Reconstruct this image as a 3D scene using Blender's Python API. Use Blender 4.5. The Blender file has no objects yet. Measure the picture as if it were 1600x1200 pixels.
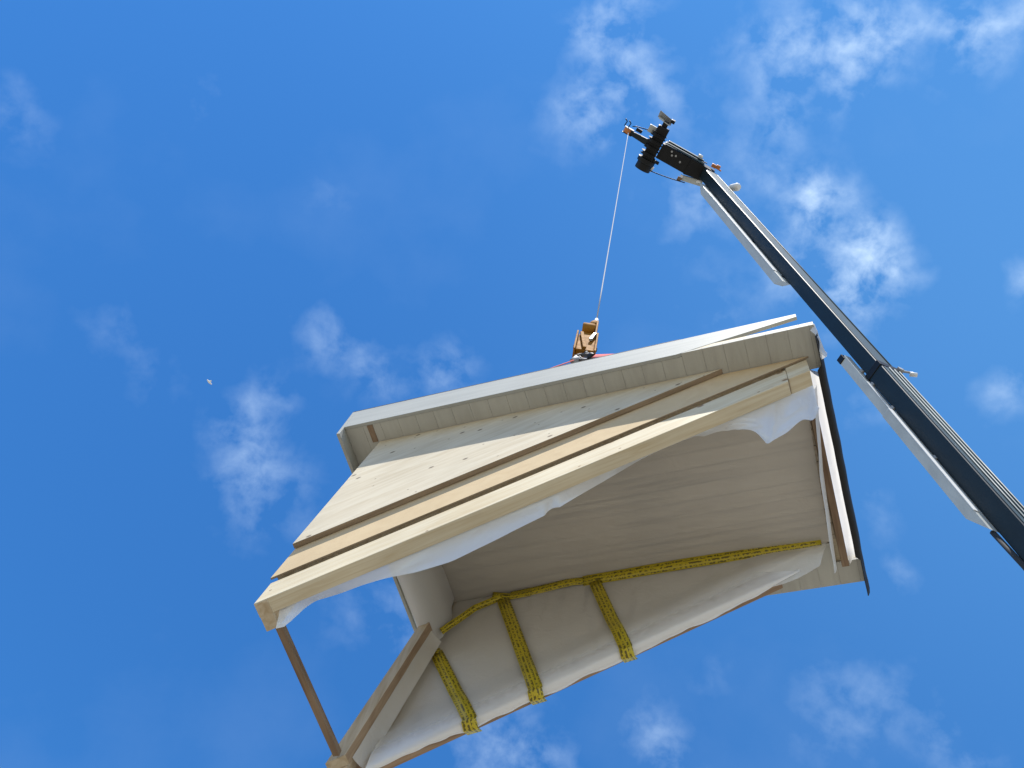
import bpy, bmesh, math, random
from mathutils import Vector, Matrix, noise
random.seed(7)
C = bpy.context.scene.collection
SC = bpy.context.scene

# ------------------------------------------------------------------ camera
CAM_AXES = ((0.943586, 0.331126, 0.0), (-0.301683, 0.859684, 0.412226), (0.136499, -0.388971, 0.911082))
cam_data = bpy.data.cameras.new('camera')
cam = bpy.data.objects.new('camera', cam_data)
C.objects.link(cam)
cam_data.sensor_width = 36.0
cam_data.lens = 36.0 * 1514.55 / 1600.0
cam_data.clip_start = 0.05
cam_data.clip_end = 3000.0
m = Matrix.Identity(4)
for i in range(3):
    m[i][0] = CAM_AXES[i][0]
    m[i][1] = -CAM_AXES[i][1]
    m[i][2] = -CAM_AXES[i][2]
m[2][3] = 1.6
cam.matrix_world = m
SC.camera = cam

# ------------------------------------------------------------------ dormer pose, sun, sky, exposure
DORMER = Matrix(((0.821209, 0.569938, 0.028055, -0.732322),
                 (-0.570046, 0.821599, -0.004754, 3.390769),
                 (-0.025760, -0.012089, 0.999595, 7.452019),
                 (0, 0, 0, 1)))
SUN_DIR = (DORMER.to_3x3() @ Vector((0.13, -0.377, 0.92))).normalized()
sun_data = bpy.data.lights.new('sun', 'SUN')
sun_data.energy = 4.2
sun_data.angle = math.radians(0.5)
sun_data.color = (1.0, 0.955, 0.88)
sun = bpy.data.objects.new('sun', sun_data)
C.objects.link(sun)
sun.rotation_euler = (-SUN_DIR).to_track_quat('-Z', 'Y').to_euler()
sun.location = (0, 0, 60)

SC.view_settings.view_transform = 'Standard'
SC.view_settings.look = 'None'
SC.view_settings.gamma = 1.0
SC.view_settings.exposure = 0.85
SC.cycles.max_bounces = 8
SC.cycles.transparent_max_bounces = 12

CLOUDS = [(-0.0281, 0.0485, 0.9984, 0.0385, 0.78), (0.0165, 0.089, 0.9959, 0.0362, 0.46), (-0.0205, 0.1327, 0.9909, 0.0336, 0.55), (0.0623, 0.1049, 0.9925, 0.0463, 0.32), (-0.0212, 0.1681, 0.9855, 0.0341, 0.41), (0.1304, 0.0262, 0.9911, 0.031, 0.74), (0.1464, 0.0788, 0.9861, 0.0261, 0.46), (0.1724, -0.0115, 0.985, 0.0381, 0.6), (0.2181, -0.0096, 0.9759, 0.0376, 0.78), (0.2014, 0.0257, 0.9792, 0.0332, 0.41), (0.2616, -0.0444, 0.9641, 0.0283, 0.55), (0.3005, -0.0269, 0.9534, 0.0308, 0.78), (0.3068, -0.0624, 0.9497, 0.0298, 0.46), (0.2341, 0.1438, 0.9615, 0.0408, 0.6), (0.2215, 0.1744, 0.9594, 0.0357, 0.46), (0.2947, 0.1633, 0.9415, 0.0276, 1.06), (0.2825, 0.2004, 0.9381, 0.0322, 0.87), (0.2241, 0.135, 0.9652, 0.0262, 0.46), (0.2733, 0.2237, 0.9356, 0.0267, 0.55), (0.1122, 0.2065, 0.972, 0.0343, 0.41), (0.1596, 0.134, 0.9781, 0.0397, 0.32), (0.1707, 0.2695, 0.9477, 0.031, 0.32), (0.2207, 0.2201, 0.9502, 0.0268, 0.37), (-0.2402, 0.4931, 0.8362, 0.0306, 0.23), (-0.2328, 0.5262, 0.8179, 0.0339, 0.26), (-0.2036, 0.5377, 0.8182, 0.0374, 0.26), (-0.1797, 0.55, 0.8156, 0.0376, 0.19), (-0.1891, 0.5846, 0.789, 0.037, 0.18), (-0.2285, 0.5643, 0.7933, 0.0301, 0.14), (-0.1906, 0.4093, 0.8923, 0.0349, 0.26), (-0.1473, 0.4295, 0.891, 0.0353, 0.22), (-0.1998, 0.4363, 0.8773, 0.0313, 0.16), (-0.051, 0.4153, 0.9083, 0.0322, 0.34), (-0.0829, 0.4309, 0.8986, 0.0356, 0.16), (-0.1235, 0.4482, 0.8854, 0.0283, 0.19), (-0.2413, 0.2963, 0.9241, 0.0305, 0.14), (-0.3732, 0.4532, 0.8095, 0.0318, 0.2), (-0.3272, 0.4913, 0.8072, 0.0326, 0.16), (-0.4896, 0.3044, 0.8171, 0.0349, 0.2), (-0.5023, 0.2683, 0.822, 0.0258, 0.11), (-0.0519, 0.6172, 0.7851, 0.041, 0.2), (-0.0171, 0.6344, 0.7728, 0.0306, 0.14), (-0.0615, 0.6522, 0.7555, 0.0403, 0.1), (0.0789, 0.6869, 0.7224, 0.0393, 0.38), (0.1283, 0.6848, 0.7173, 0.039, 0.38), (0.1607, 0.6825, 0.713, 0.029, 0.26), (0.2508, 0.629, 0.7358, 0.0321, 0.34), (0.2745, 0.6322, 0.7245, 0.0284, 0.26), (0.3937, 0.5432, 0.7416, 0.0428, 0.29), (0.4269, 0.504, 0.7508, 0.0302, 0.22), (0.3945, 0.4189, 0.8178, 0.0189, 0.37), (0.3655, 0.3856, 0.8472, 0.0258, 0.18), (0.3218, 0.3161, 0.8925, 0.0263, 0.23), (0.4402, 0.236, 0.8663, 0.021, 0.55), (0.4015, 0.1336, 0.9061, 0.0207, 0.46), (0.4774, 0.5151, 0.7119, 0.0343, 0.28), (-0.3725, 0.2427, 0.8957, 0.0221, 0.18), (0.2813, 0.5717, 0.7707, 0.026, 0.14)]

def build_world():
    w = bpy.data.worlds.new('World')
    SC.world = w
    w.use_nodes = True
    nt = w.node_tree
    nt.nodes.clear()
    N = nt.nodes.new
    L = nt.links.new
    out = N('ShaderNodeOutputWorld')
    bg = N('ShaderNodeBackground')
    bg.inputs['Strength'].default_value = 0.125
    L(bg.outputs[0], out.inputs[0])
    sky = N('ShaderNodeTexSky')
    sky.sky_type = 'NISHITA'
    sky.sun_disc = False
    sky.sun_elevation = math.asin(SUN_DIR.z)
    sky.sun_rotation = math.atan2(SUN_DIR.x, SUN_DIR.y)
    sky.altitude = 300
    sky.air_density = 1.0
    sky.dust_density = 0.35
    sky.ozone_density = 2.2
    hs = N('ShaderNodeMix'); hs.data_type = 'RGBA'; hs.blend_type = 'MULTIPLY'
    L(sky.outputs[0], hs.inputs[6])
    hs.inputs[7].default_value = (0.222, 0.615, 0.955, 1)
    tc = N('ShaderNodeTexCoord')
    D = tc.outputs['Generated']
    # deep blue overhead, paler and whiter air towards the horizon
    sz = N('ShaderNodeSeparateXYZ')
    L(D, sz.inputs[0])
    mr = N('ShaderNodeMapRange')
    mr.inputs[1].default_value = 0.28; mr.inputs[2].default_value = 0.60
    L(sz.outputs[2], mr.inputs[0])
    L(mr.outputs[0], hs.inputs[0])

    def math_node(op, a, b=None, c=None):
        n = N('ShaderNodeMath')
        n.operation = op
        for k, v in enumerate((a, b, c)):
            if v is None:
                continue
            if isinstance(v, (int, float)):
                n.inputs[k].default_value = v
            else:
                L(v, n.inputs[k])
        return n.outputs[0]

    # gently warped direction so that cloud outlines are ragged
    nz = N('ShaderNodeTexNoise')
    nz.inputs['Scale'].default_value = 9.0
    nz.inputs['Detail'].default_value = 4.0
    L(D, nz.inputs['Vector'])
    sub = N('ShaderNodeVectorMath'); sub.operation = 'SUBTRACT'
    L(nz.outputs['Color'], sub.inputs[0]); sub.inputs[1].default_value = (0.5, 0.5, 0.5)
    scl = N('ShaderNodeVectorMath'); scl.operation = 'SCALE'
    L(sub.outputs[0], scl.inputs[0]); scl.inputs['Scale'].default_value = 0.10
    add = N('ShaderNodeVectorMath'); add.operation = 'ADD'
    L(D, add.inputs[0]); L(scl.outputs[0], add.inputs[1])
    nrm = N('ShaderNodeVectorMath'); nrm.operation = 'NORMALIZE'
    L(add.outputs[0], nrm.inputs[0])
    acc = None
    for (x, y, z, r, s) in CLOUDS:
        d = N('ShaderNodeVectorMath'); d.operation = 'DOT_PRODUCT'
        L(nrm.outputs[0], d.inputs[0]); d.inputs[1].default_value = (x, y, z)
        k = 2.0 / (r * r)
        e = math_node('EXPONENT', math_node('MULTIPLY_ADD', d.outputs['Value'], k, -k))
        acc = math_node('MULTIPLY', e, s) if acc is None else math_node('MULTIPLY_ADD', e, s, acc)
    f1 = N('ShaderNodeTexNoise')
    f1.inputs['Scale'].default_value = 27.0
    f1.inputs['Detail'].default_value = 7.0
    f1.inputs['Roughness'].default_value = 0.56
    f1.inputs['Distortion'].default_value = 0.12
    L(D, f1.inputs['Vector'])
    # wispy density: mask lifted or cut by fractal noise
    nmul = math_node('MULTIPLY_ADD', f1.outputs['Fac'], 4.0, -1.47)
    t = math_node('MULTIPLY', acc, nmul)
    dens = math_node('MAXIMUM', math_node('MULTIPLY_ADD', t, 0.60, -0.025), 0.0)
    f2 = N('ShaderNodeTexNoise')
    f2.inputs['Scale'].default_value = 4.0
    f2.inputs['Detail'].default_value = 7.0
    f2.inputs['Roughness'].default_value = 0.55
    L(D, f2.inputs['Vector'])
    veil = math_node('MULTIPLY', math_node('MAXIMUM', math_node('SUBTRACT', f2.outputs['Fac'], 0.52), 0.0), 0.22)
    dens = math_node('ADD', dens, veil)
    # pale blue added to brighten the right-hand part of the sky
    hz = N('ShaderNodeVectorMath'); hz.operation = 'DOT_PRODUCT'
    L(D, hz.inputs[0]); hz.inputs[1].default_value = (0.46, 0.10, 0.882)
    hzm = math_node('EXPONENT', math_node('MULTIPLY_ADD', hz.outputs['Value'], 11.0, -11.0))
    dens = math_node('MINIMUM', dens, 0.85)
    mix = N('ShaderNodeMix'); mix.data_type = 'RGBA'
    L(dens, mix.inputs[0])
    mh = N('ShaderNodeMix'); mh.data_type = 'RGBA'
    L(math_node('MULTIPLY', hzm, 0.26), mh.inputs[0])
    L(hs.outputs[2], mh.inputs[6]); mh.inputs[7].default_value = (1.0, 2.65, 4.65, 1)
    L(mh.outputs[2], mix.inputs[6])
    mix.inputs[7].default_value = (3.0, 3.95, 5.2, 1)
    L(mix.outputs[2], bg.inputs['Color'])

build_world()

# ------------------------------------------------------------------ materials
def new_mat(name):
    mt = bpy.data.materials.new(name)
    mt.use_nodes = True
    nt = mt.node_tree
    return mt, nt, nt.nodes, nt.links, nt.nodes['Principled BSDF']

def ramp(nodes, stops):
    r = nodes.new('ShaderNodeValToRGB')
    els = r.color_ramp.elements
    while len(els) < len(stops):
        els.new(0.5)
    for e, (p, c) in zip(els, stops):
        e.position = p
        e.color = (*c, 1)
    return r

def mixc(nodes, links, fac, a, b, mode='MIX'):
    n = nodes.new('ShaderNodeMix')
    n.data_type = 'RGBA'
    n.blend_type = mode
    for idx, v in ((0, fac), (6, a), (7, b)):
        if hasattr(v, 'links'):
            links.new(v, n.inputs[idx])
        elif idx == 0:
            n.inputs[0].default_value = v
        else:
            n.inputs[idx].default_value = (*v, 1)
    return n.outputs[2]

def wood(name, light, dark, grain=(1.2, 16, 16), rot=(0, 0, 0), knots=0.0, rough=0.7, blot=0.25, bump=0.15, kscale=3.0, kcol=(0.07, 0.045, 0.03), streak=None, flat=False):
    mt, nt, nd, lk, bs = new_mat(name)
    tc = nd.new('ShaderNodeTexCoord')
    mp = nd.new('ShaderNodeMapping'); mp.vector_type = 'TEXTURE'
    mp.inputs['Rotation'].default_value = rot
    lk.new(tc.outputs['Object'], mp.inputs['Vector'])
    mg = nd.new('ShaderNodeMapping'); mg.inputs['Scale'].default_value = grain
    lk.new(mp.outputs[0], mg.inputs['Vector'])
    n1 = nd.new('ShaderNodeTexNoise')
    n1.inputs['Scale'].default_value = 2.2; n1.inputs['Detail'].default_value = 8; n1.inputs['Distortion'].default_value = 1.1
    lk.new(mg.outputs[0], n1.inputs['Vector'])
    r1 = ramp(nd, [(0.30, dark), (0.62, light)])
    lk.new(n1.outputs['Fac'], r1.inputs[0])
    n2 = nd.new('ShaderNodeTexNoise')
    n2.inputs['Scale'].default_value = 1.7; n2.inputs['Detail'].default_value = 5
    lk.new(mp.outputs[0], n2.inputs['Vector'])
    r2 = ramp(nd, [(0.3, (1 - blot,) * 3), (0.7, (1.0, 1.0, 1.0))])
    lk.new(n2.outputs['Fac'], r2.inputs[0])
    col = mixc(nd, lk, 1.0, r1.outputs[0], r2.outputs[0], 'MULTIPLY')
    if streak:
        ms = nd.new('ShaderNodeMapping'); ms.inputs['Scale'].default_value = streak
        lk.new(mp.outputs[0], ms.inputs['Vector'])
        ns = nd.new('ShaderNodeTexNoise'); ns.inputs['Scale'].default_value = 1.0; ns.inputs['Detail'].default_value = 3; ns.inputs['Distortion'].default_value = 0.12
        lk.new(ms.outputs[0], ns.inputs['Vector'])
        rs = ramp(nd, [(0.31, (0.34, 0.31, 0.29)), (0.43, (1, 1, 1))])
        lk.new(ns.outputs['Fac'], rs.inputs[0])
        col = mixc(nd, lk, 0.9, col, rs.outputs[0], 'MULTIPLY')
    if knots > 0:
        for sc_, th, sel in ((kscale, 0.055, knots), (kscale * 2.3, 0.05, knots * 0.55)):
            mk = nd.new('ShaderNodeMapping'); mk.inputs['Scale'].default_value = (0.55, 1.0, 1.0)
            v = nd.new('ShaderNodeTexVoronoi'); v.inputs['Scale'].default_value = sc_
            if flat:                       # boards lying in the XZ plane
                sx = nd.new('ShaderNodeSeparateXYZ'); cx = nd.new('ShaderNodeCombineXYZ')
                lk.new(mp.outputs[0], sx.inputs[0])
                lk.new(sx.outputs[0], cx.inputs[0]); lk.new(sx.outputs[2], cx.inputs[1])
                lk.new(cx.outputs[0], mk.inputs['Vector'])
                v.voronoi_dimensions = '2D'
            else:
                lk.new(mp.outputs[0], mk.inputs['Vector'])
            v.inputs['Randomness'].default_value = 1.0
            lk.new(mk.outputs[0], v.inputs['Vector'])
            sp = nd.new('ShaderNodeSeparateColor')
            lk.new(v.outputs['Color'], sp.inputs[0])
            g = nd.new('ShaderNodeMath'); g.operation = 'LESS_THAN'
            lk.new(sp.outputs[0], g.inputs[0]); g.inputs[1].default_value = sel
            mr = nd.new('ShaderNodeMapRange')
            mr.inputs[1].default_value = th * 0.5; mr.inputs[2].default_value = th
            mr.inputs[3].default_value = 1.0; mr.inputs[4].default_value = 0.0
            lk.new(v.outputs['Distance'], mr.inputs[0])
            mu = nd.new('ShaderNodeMath'); mu.operation = 'MULTIPLY'
            lk.new(mr.outputs[0], mu.inputs[0]); lk.new(g.outputs[0], mu.inputs[1])
            mu2 = nd.new('ShaderNodeMath'); mu2.operation = 'MULTIPLY'
            lk.new(mu.outputs[0], mu2.inputs[0]); mu2.inputs[1].default_value = 0.75
            col = mixc(nd, lk, mu2.outputs[0], col, kcol)
    lk.new(col, bs.inputs['Base Color'])
    bs.inputs['Roughness'].default_value = rough
    bs.inputs['Specular IOR Level'].default_value = 0.12
    bp = nd.new('ShaderNodeBump'); bp.inputs['Strength'].default_value = bump; bp.inputs['Distance'].default_value = 0.002
    lk.new(n1.outputs['Fac'], bp.inputs['Height']); lk.new(bp.outputs[0], bs.inputs['Normal'])
    return mt

def paint(name, col, rough=0.45, metal=0.0, dirt=0.25, scale=6.0, stretch=(1, 1, 1), dirtcol=None, bump=0.0, spec=0.5):
    mt, nt, nd, lk, bs = new_mat(name)
    bs.inputs['Specular IOR Level'].default_value = spec
    tc = nd.new('ShaderNodeTexCoord')
    mp = nd.new('ShaderNodeMapping'); mp.inputs['Scale'].default_value = stretch
    lk.new(tc.outputs['Object'], mp.inputs['Vector'])
    n = nd.new('ShaderNodeTexNoise'); n.inputs['Scale'].default_value = scale; n.inputs['Detail'].default_value = 8
    n.inputs['Roughness'].default_value = 0.65
    lk.new(mp.outputs[0], n.inputs['Vector'])
    dc = dirtcol if dirtcol else tuple(c * 0.55 for c in col)
    r = ramp(nd, [(0.35, tuple(a * dirt + b * (1 - dirt) for a, b in zip(dc, col))), (0.62, col)])
    lk.new(n.outputs['Fac'], r.inputs[0])
    lk.new(r.outputs[0], bs.inputs['Base Color'])
    rr = nd.new('ShaderNodeMapRange')
    rr.inputs[3].default_value = min(1, rough + 0.15); rr.inputs[4].default_value = max(0.05, rough - 0.08)
    lk.new(n.outputs['Fac'], rr.inputs[0]); lk.new(rr.outputs[0], bs.inputs['Roughness'])
    bs.inputs['Metallic'].default_value = metal
    if bump:
        bp = nd.new('ShaderNodeBump'); bp.inputs['Strength'].default_value = bump; bp.inputs['Distance'].default_value = 0.004
        lk.new(n.outputs['Fac'], bp.inputs['Height']); lk.new(bp.outputs[0], bs.inputs['Normal'])
    return mt

def film(name, see=0.3, trans=0.5, col=(0.80, 0.82, 0.85), tcol=(0.86, 0.85, 0.82), gloss=0.10, rough=0.28, wr=22.0, wst=0.35, thin_out=False):
    """milky polythene: partly clear, partly diffusing, with a soft shine"""
    mt = bpy.data.materials.new(name)
    mt.use_nodes = True
    nt = mt.node_tree; nd = nt.nodes; lk = nt.links
    nd.clear()
    out = nd.new('ShaderNodeOutputMaterial')
    tc = nd.new('ShaderNodeTexCoord')
    n = nd.new('ShaderNodeTexNoise'); n.inputs['Scale'].default_value = wr * 0.35; n.inputs['Detail'].default_value = 6
    n.inputs['Distortion'].default_value = 1.5
    lk.new(tc.outputs['Object'], n.inputs['Vector'])
    bp = nd.new('ShaderNodeBump'); bp.inputs['Strength'].default_value = wst; bp.inputs['Distance'].default_value = 0.012
    lk.new(n.outputs['Fac'], bp.inputs['Height'])
    di = nd.new('ShaderNodeBsdfDiffuse'); di.inputs['Color'].default_value = (*col, 1)
    tr = nd.new('ShaderNodeBsdfTranslucent'); tr.inputs['Color'].default_value = (*tcol, 1)
    gl = nd.new('ShaderNodeBsdfGlossy'); gl.inputs['Roughness'].default_value = rough; gl.inputs['Color'].default_value = (0.9, 0.9, 0.9, 1)
    tp = nd.new('ShaderNodeBsdfTransparent')
    for s in (di, tr, gl):
        lk.new(bp.outputs[0], s.inputs['Normal'])
    m1 = nd.new('ShaderNodeMixShader'); m1.inputs[0].default_value = trans
    lk.new(di.outputs[0], m1.inputs[1]); lk.new(tr.outputs[0], m1.inputs[2])
    m2 = nd.new('ShaderNodeMixShader'); m2.inputs[0].default_value = gloss
    lk.new(m1.outputs[0], m2.inputs[1]); lk.new(gl.outputs[0], m2.inputs[2])
    m3 = nd.new('ShaderNodeMixShader'); m3.inputs[0].default_value = see
    if thin_out:          # white layer fades up the boards, standing in for light through the film
        dt = nd.new('ShaderNodeVectorMath'); dt.operation = 'DOT_PRODUCT'
        lk.new(tc.outputs['Object'], dt.inputs[0]); dt.inputs[1].default_value = (-0.5113, 0, 1)
        wb = nd.new('ShaderNodeMath'); wb.operation = 'MULTIPLY_ADD'
        lk.new(n.outputs['Fac'], wb.inputs[0]); wb.inputs[1].default_value = 0.06; lk.new(dt.outputs['Value'], wb.inputs[2])
        mr = nd.new('ShaderNodeMapRange'); mr.interpolation_type = 'SMOOTHSTEP'
        mr.inputs[1].default_value = -1.65; mr.inputs[2].default_value = -1.475
        mr.inputs[3].default_value = see; mr.inputs[4].default_value = 1.0
        lk.new(wb.outputs[0], mr.inputs[0]); lk.new(mr.outputs[0], m3.inputs[0])
    lk.new(m2.outputs[0], m3.inputs[1]); lk.new(tp.outputs[0], m3.inputs[2])
    lk.new(m3.outputs[0], out.inputs[0])
    return mt

SLOPE_ROT = (0, -math.atan(0.5113), 0)
M = {}
M['panel'] = wood('spruce_panel', (0.60, 0.535, 0.415), (0.52, 0.445, 0.325), (1.0, 9, 9), SLOPE_ROT, 0.62, 0.65, 0.12, kscale=4.4, flat=True)
M['fibre'] = wood('fibreboard', (0.57, 0.445, 0.28), (0.53, 0.405, 0.25), (3, 5, 5), SLOPE_ROT, 0.03, 0.85, 0.08)
M['plate'] = wood('planed_spruce', (0.66, 0.585, 0.435), (0.56, 0.46, 0.30), (0.9, 18, 18), SLOPE_ROT, 0.4, 0.6, 0.12, kscale=3.4, kcol=(0.16, 0.08, 0.035), flat=True)
M['stud'] = wood('raw_spruce', (0.60, 0.50, 0.36), (0.46, 0.35, 0.22), (9, 9, 0.9), (0, 0, 0), 0.25, 0.7, 0.2, kscale=4)
M['brown'] = wood('weathered_timber', (0.30, 0.215, 0.145), (0.19, 0.12, 0.08), (12, 0.9, 12), (0, 0, 0), 0.3, 0.75, 0.35, kscale=5)
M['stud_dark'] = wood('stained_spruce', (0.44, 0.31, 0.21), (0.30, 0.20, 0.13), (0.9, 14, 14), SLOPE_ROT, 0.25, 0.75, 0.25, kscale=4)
M['post_face'] = wood('shaded_post', (0.44, 0.32, 0.21), (0.33, 0.225, 0.145), (12, 12, 0.7), (0, 0, 0), 0.1, 0.75, 0.25, kscale=4)  # browner than the rest of the post: its shade is in the colour
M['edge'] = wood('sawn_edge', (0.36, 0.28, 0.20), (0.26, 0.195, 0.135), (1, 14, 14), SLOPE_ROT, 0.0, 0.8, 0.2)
M['fascia'] = wood('primed_fascia', (0.385, 0.39, 0.365), (0.345, 0.35, 0.328), (0.6, 9, 9), (0, 0, 0), 0.08, 0.55, 0.06, kscale=3, kcol=(0.3, 0.29, 0.26))
M['soffit'] = wood('primed_soffit_boards', (0.48, 0.475, 0.43), (0.43, 0.42, 0.38), (7, 0.8, 7), (0, 0, 0), 0.0, 0.6, 0.12)
M['ceiling'] = wood('ceiling_boards', (0.60, 0.52, 0.41), (0.44, 0.36, 0.275), (0.9, 12, 12), (0, 0, 0), 0.18, 0.7, 0.3, kscale=3.5, streak=(0.8, 21, 3))
M['cheekboard'] = wood('inner_boarding', (0.66, 0.61, 0.54), (0.52, 0.47, 0.40), (10, 10, 1.0), (0, 0, 0), 0.2, 0.7, 0.25, kscale=3.5, streak=(11, 3, 1.2))
M['film_in'] = film('vapour_film_on_boards', see=0.50, trans=0.15, col=(0.76, 0.74, 0.70), gloss=0.07, rough=0.35)
M['film_cheek'] = film('vapour_film_on_cheek', see=0.38, trans=0.15, col=(0.86, 0.845, 0.80), gloss=0.07, rough=0.35, wr=30, wst=0.6)
M['film'] = film('loose_polythene', see=0.14, trans=0.45, gloss=0.10, rough=0.25)
M['film_fold'] = film('folded_polythene', see=0.18, trans=0.25, col=(0.78, 0.79, 0.80), gloss=0.10, rough=0.3)
M['film_band'] = film('wrapped_lit_polythene', see=0.06, trans=0.12, col=(0.86, 0.86, 0.86), gloss=0.10, rough=0.3, thin_out=True)
M['skirt'] = film('sunlit_film_skirt', see=0.05, trans=0.65, col=(0.8, 0.79, 0.76), gloss=0.08)
M['membrane'] = paint('bitumen_membrane', (0.009, 0.009, 0.010), 0.7, 0, 0.3, 20, bump=0.3)
M['steel'] = paint('galvanised_steel', (0.36, 0.37, 0.38), 0.6, 0.3, 0.4, 25, spec=0.3)
M['dark_steel'] = paint('worn_dark_steel', (0.12, 0.12, 0.125), 0.6, 0.3, 0.5, 25, spec=0.2)
M['boom'] = paint('dark_green_crane_paint', (0.009, 0.019, 0.025), 0.42, 0, 0.5, 5, (1, 1, 0.25), spec=0.3)
M['boom_black'] = paint('black_crane_paint', (0.004, 0.005, 0.007), 0.5, 0, 0.4, 9, spec=0.3)
M['sunlit_flank'] = paint('sunlit_flank_grey', (0.055, 0.088, 0.105), 0.5, 0, 0.45, 8, (1, 1, 0.2), spec=0.3)  # paler than the boom paint, for the flank that the sun lights
M['duct'] = paint('grey_duct_paint', (0.46, 0.49, 0.48), 0.4, 0, 0.35, 7, (1, 1, 0.25))
M['white'] = paint('white_enamel', (0.75, 0.76, 0.76), 0.35, 0, 0.2, 12)
M['orange'] = paint('orange_paint', (0.55, 0.20, 0.05), 0.45, 0, 0.5, 30)
M['yellow'] = paint('yellow_crane_block', (0.33, 0.145, 0.014), 0.7, 0, 0.55, 18, dirtcol=(0.10, 0.05, 0.015), spec=0.15)
M['wire'] = paint('bright_wire', (0.42, 0.43, 0.45), 0.8, 0, 0.2, 60, spec=0.1)
M['red'] = paint('red_webbing', (0.52, 0.11, 0.10), 0.9, 0, 0.4, 40)
M['rubber'] = paint('black_rubber', (0.02, 0.02, 0.02), 0.7, 0, 0.3, 20)
M['feather'] = paint('white_feather', (0.8, 0.79, 0.77), 0.8, 0, 0.1, 9)
M['feather_grey'] = paint('grey_feather', (0.32, 0.30, 0.28), 0.8, 0, 0.2, 9)

def tape_mat():
    '''flat yellow adhesive tape with small dark printing in rows'''
    mt, nt, nd, lk, bs = new_mat('printed_yellow_tape')
    uv = nd.new('ShaderNodeUVMap')
    sp = nd.new('ShaderNodeSeparateXYZ'); lk.new(uv.outputs[0], sp.inputs[0])
    def mn(op, a, b=None, c=None):
        n = nd.new('ShaderNodeMath'); n.operation = op
        for k, v in enumerate((a, b, c)):
            if v is None: continue
            if isinstance(v, (int, float)): n.inputs[k].default_value = v
            else: lk.new(v, n.inputs[k])
        return n.outputs[0]
    row = mn('DIVIDE', sp.outputs[1], 0.0235)
    fr = mn('FRACT', row)
    inrow = mn('MULTIPLY', mn('GREATER_THAN', fr, 0.22), mn('LESS_THAN', fr, 0.80))
    cx = nd.new('ShaderNodeCombineXYZ')
    lk.new(mn('MULTIPLY', sp.outputs[0], 62.0), cx.inputs[0])
    lk.new(mn('MULTIPLY_ADD', sp.outputs[1], 60.0, mn('MULTIPLY', mn('FLOOR', row), 7.3)), cx.inputs[1])
    n = nd.new('ShaderNodeTexNoise'); n.inputs['Scale'].default_value = 1.0; n.inputs['Detail'].default_value = 2
    lk.new(cx.outputs[0], n.inputs['Vector'])
    ink = mn('MULTIPLY', inrow, mn('GREATER_THAN', n.outputs['Fac'], 0.50))
    col = mixc(nd, lk, ink, (0.52, 0.41, 0.016), (0.12, 0.095, 0.010))
    lk.new(col, bs.inputs['Base Color'])
    bs.inputs['Roughness'].default_value = 0.4
    return mt
M['tape'] = tape_mat()

def ground_mat():
    mt, nt, nd, lk, bs = new_mat('dry_ground')
    tc = nd.new('ShaderNodeTexCoord')
    n = nd.new('ShaderNodeTexNoise'); n.inputs['Scale'].default_value = 0.35; n.inputs['Detail'].default_value = 12
    lk.new(tc.outputs['Object'], n.inputs['Vector'])
    r = ramp(nd, [(0.3, (0.165, 0.145, 0.11)), (0.55, (0.235, 0.21, 0.165)), (0.75, (0.15, 0.16, 0.10))])
    lk.new(n.outputs['Fac'], r.inputs[0]); lk.new(r.outputs[0], bs.inputs['Base Color'])
    bs.inputs['Roughness'].default_value = 0.95
    bp = nd.new('ShaderNodeBump'); bp.inputs['Strength'].default_value = 0.6
    n2 = nd.new('ShaderNodeTexNoise'); n2.inputs['Scale'].default_value = 9; n2.inputs['Detail'].default_value = 8
    lk.new(tc.outputs['Object'], n2.inputs['Vector'])
    lk.new(n2.outputs['Fac'], bp.inputs['Height']); lk.new(bp.outputs[0], bs.inputs['Normal'])
    return mt
M['ground'] = ground_mat()

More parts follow.
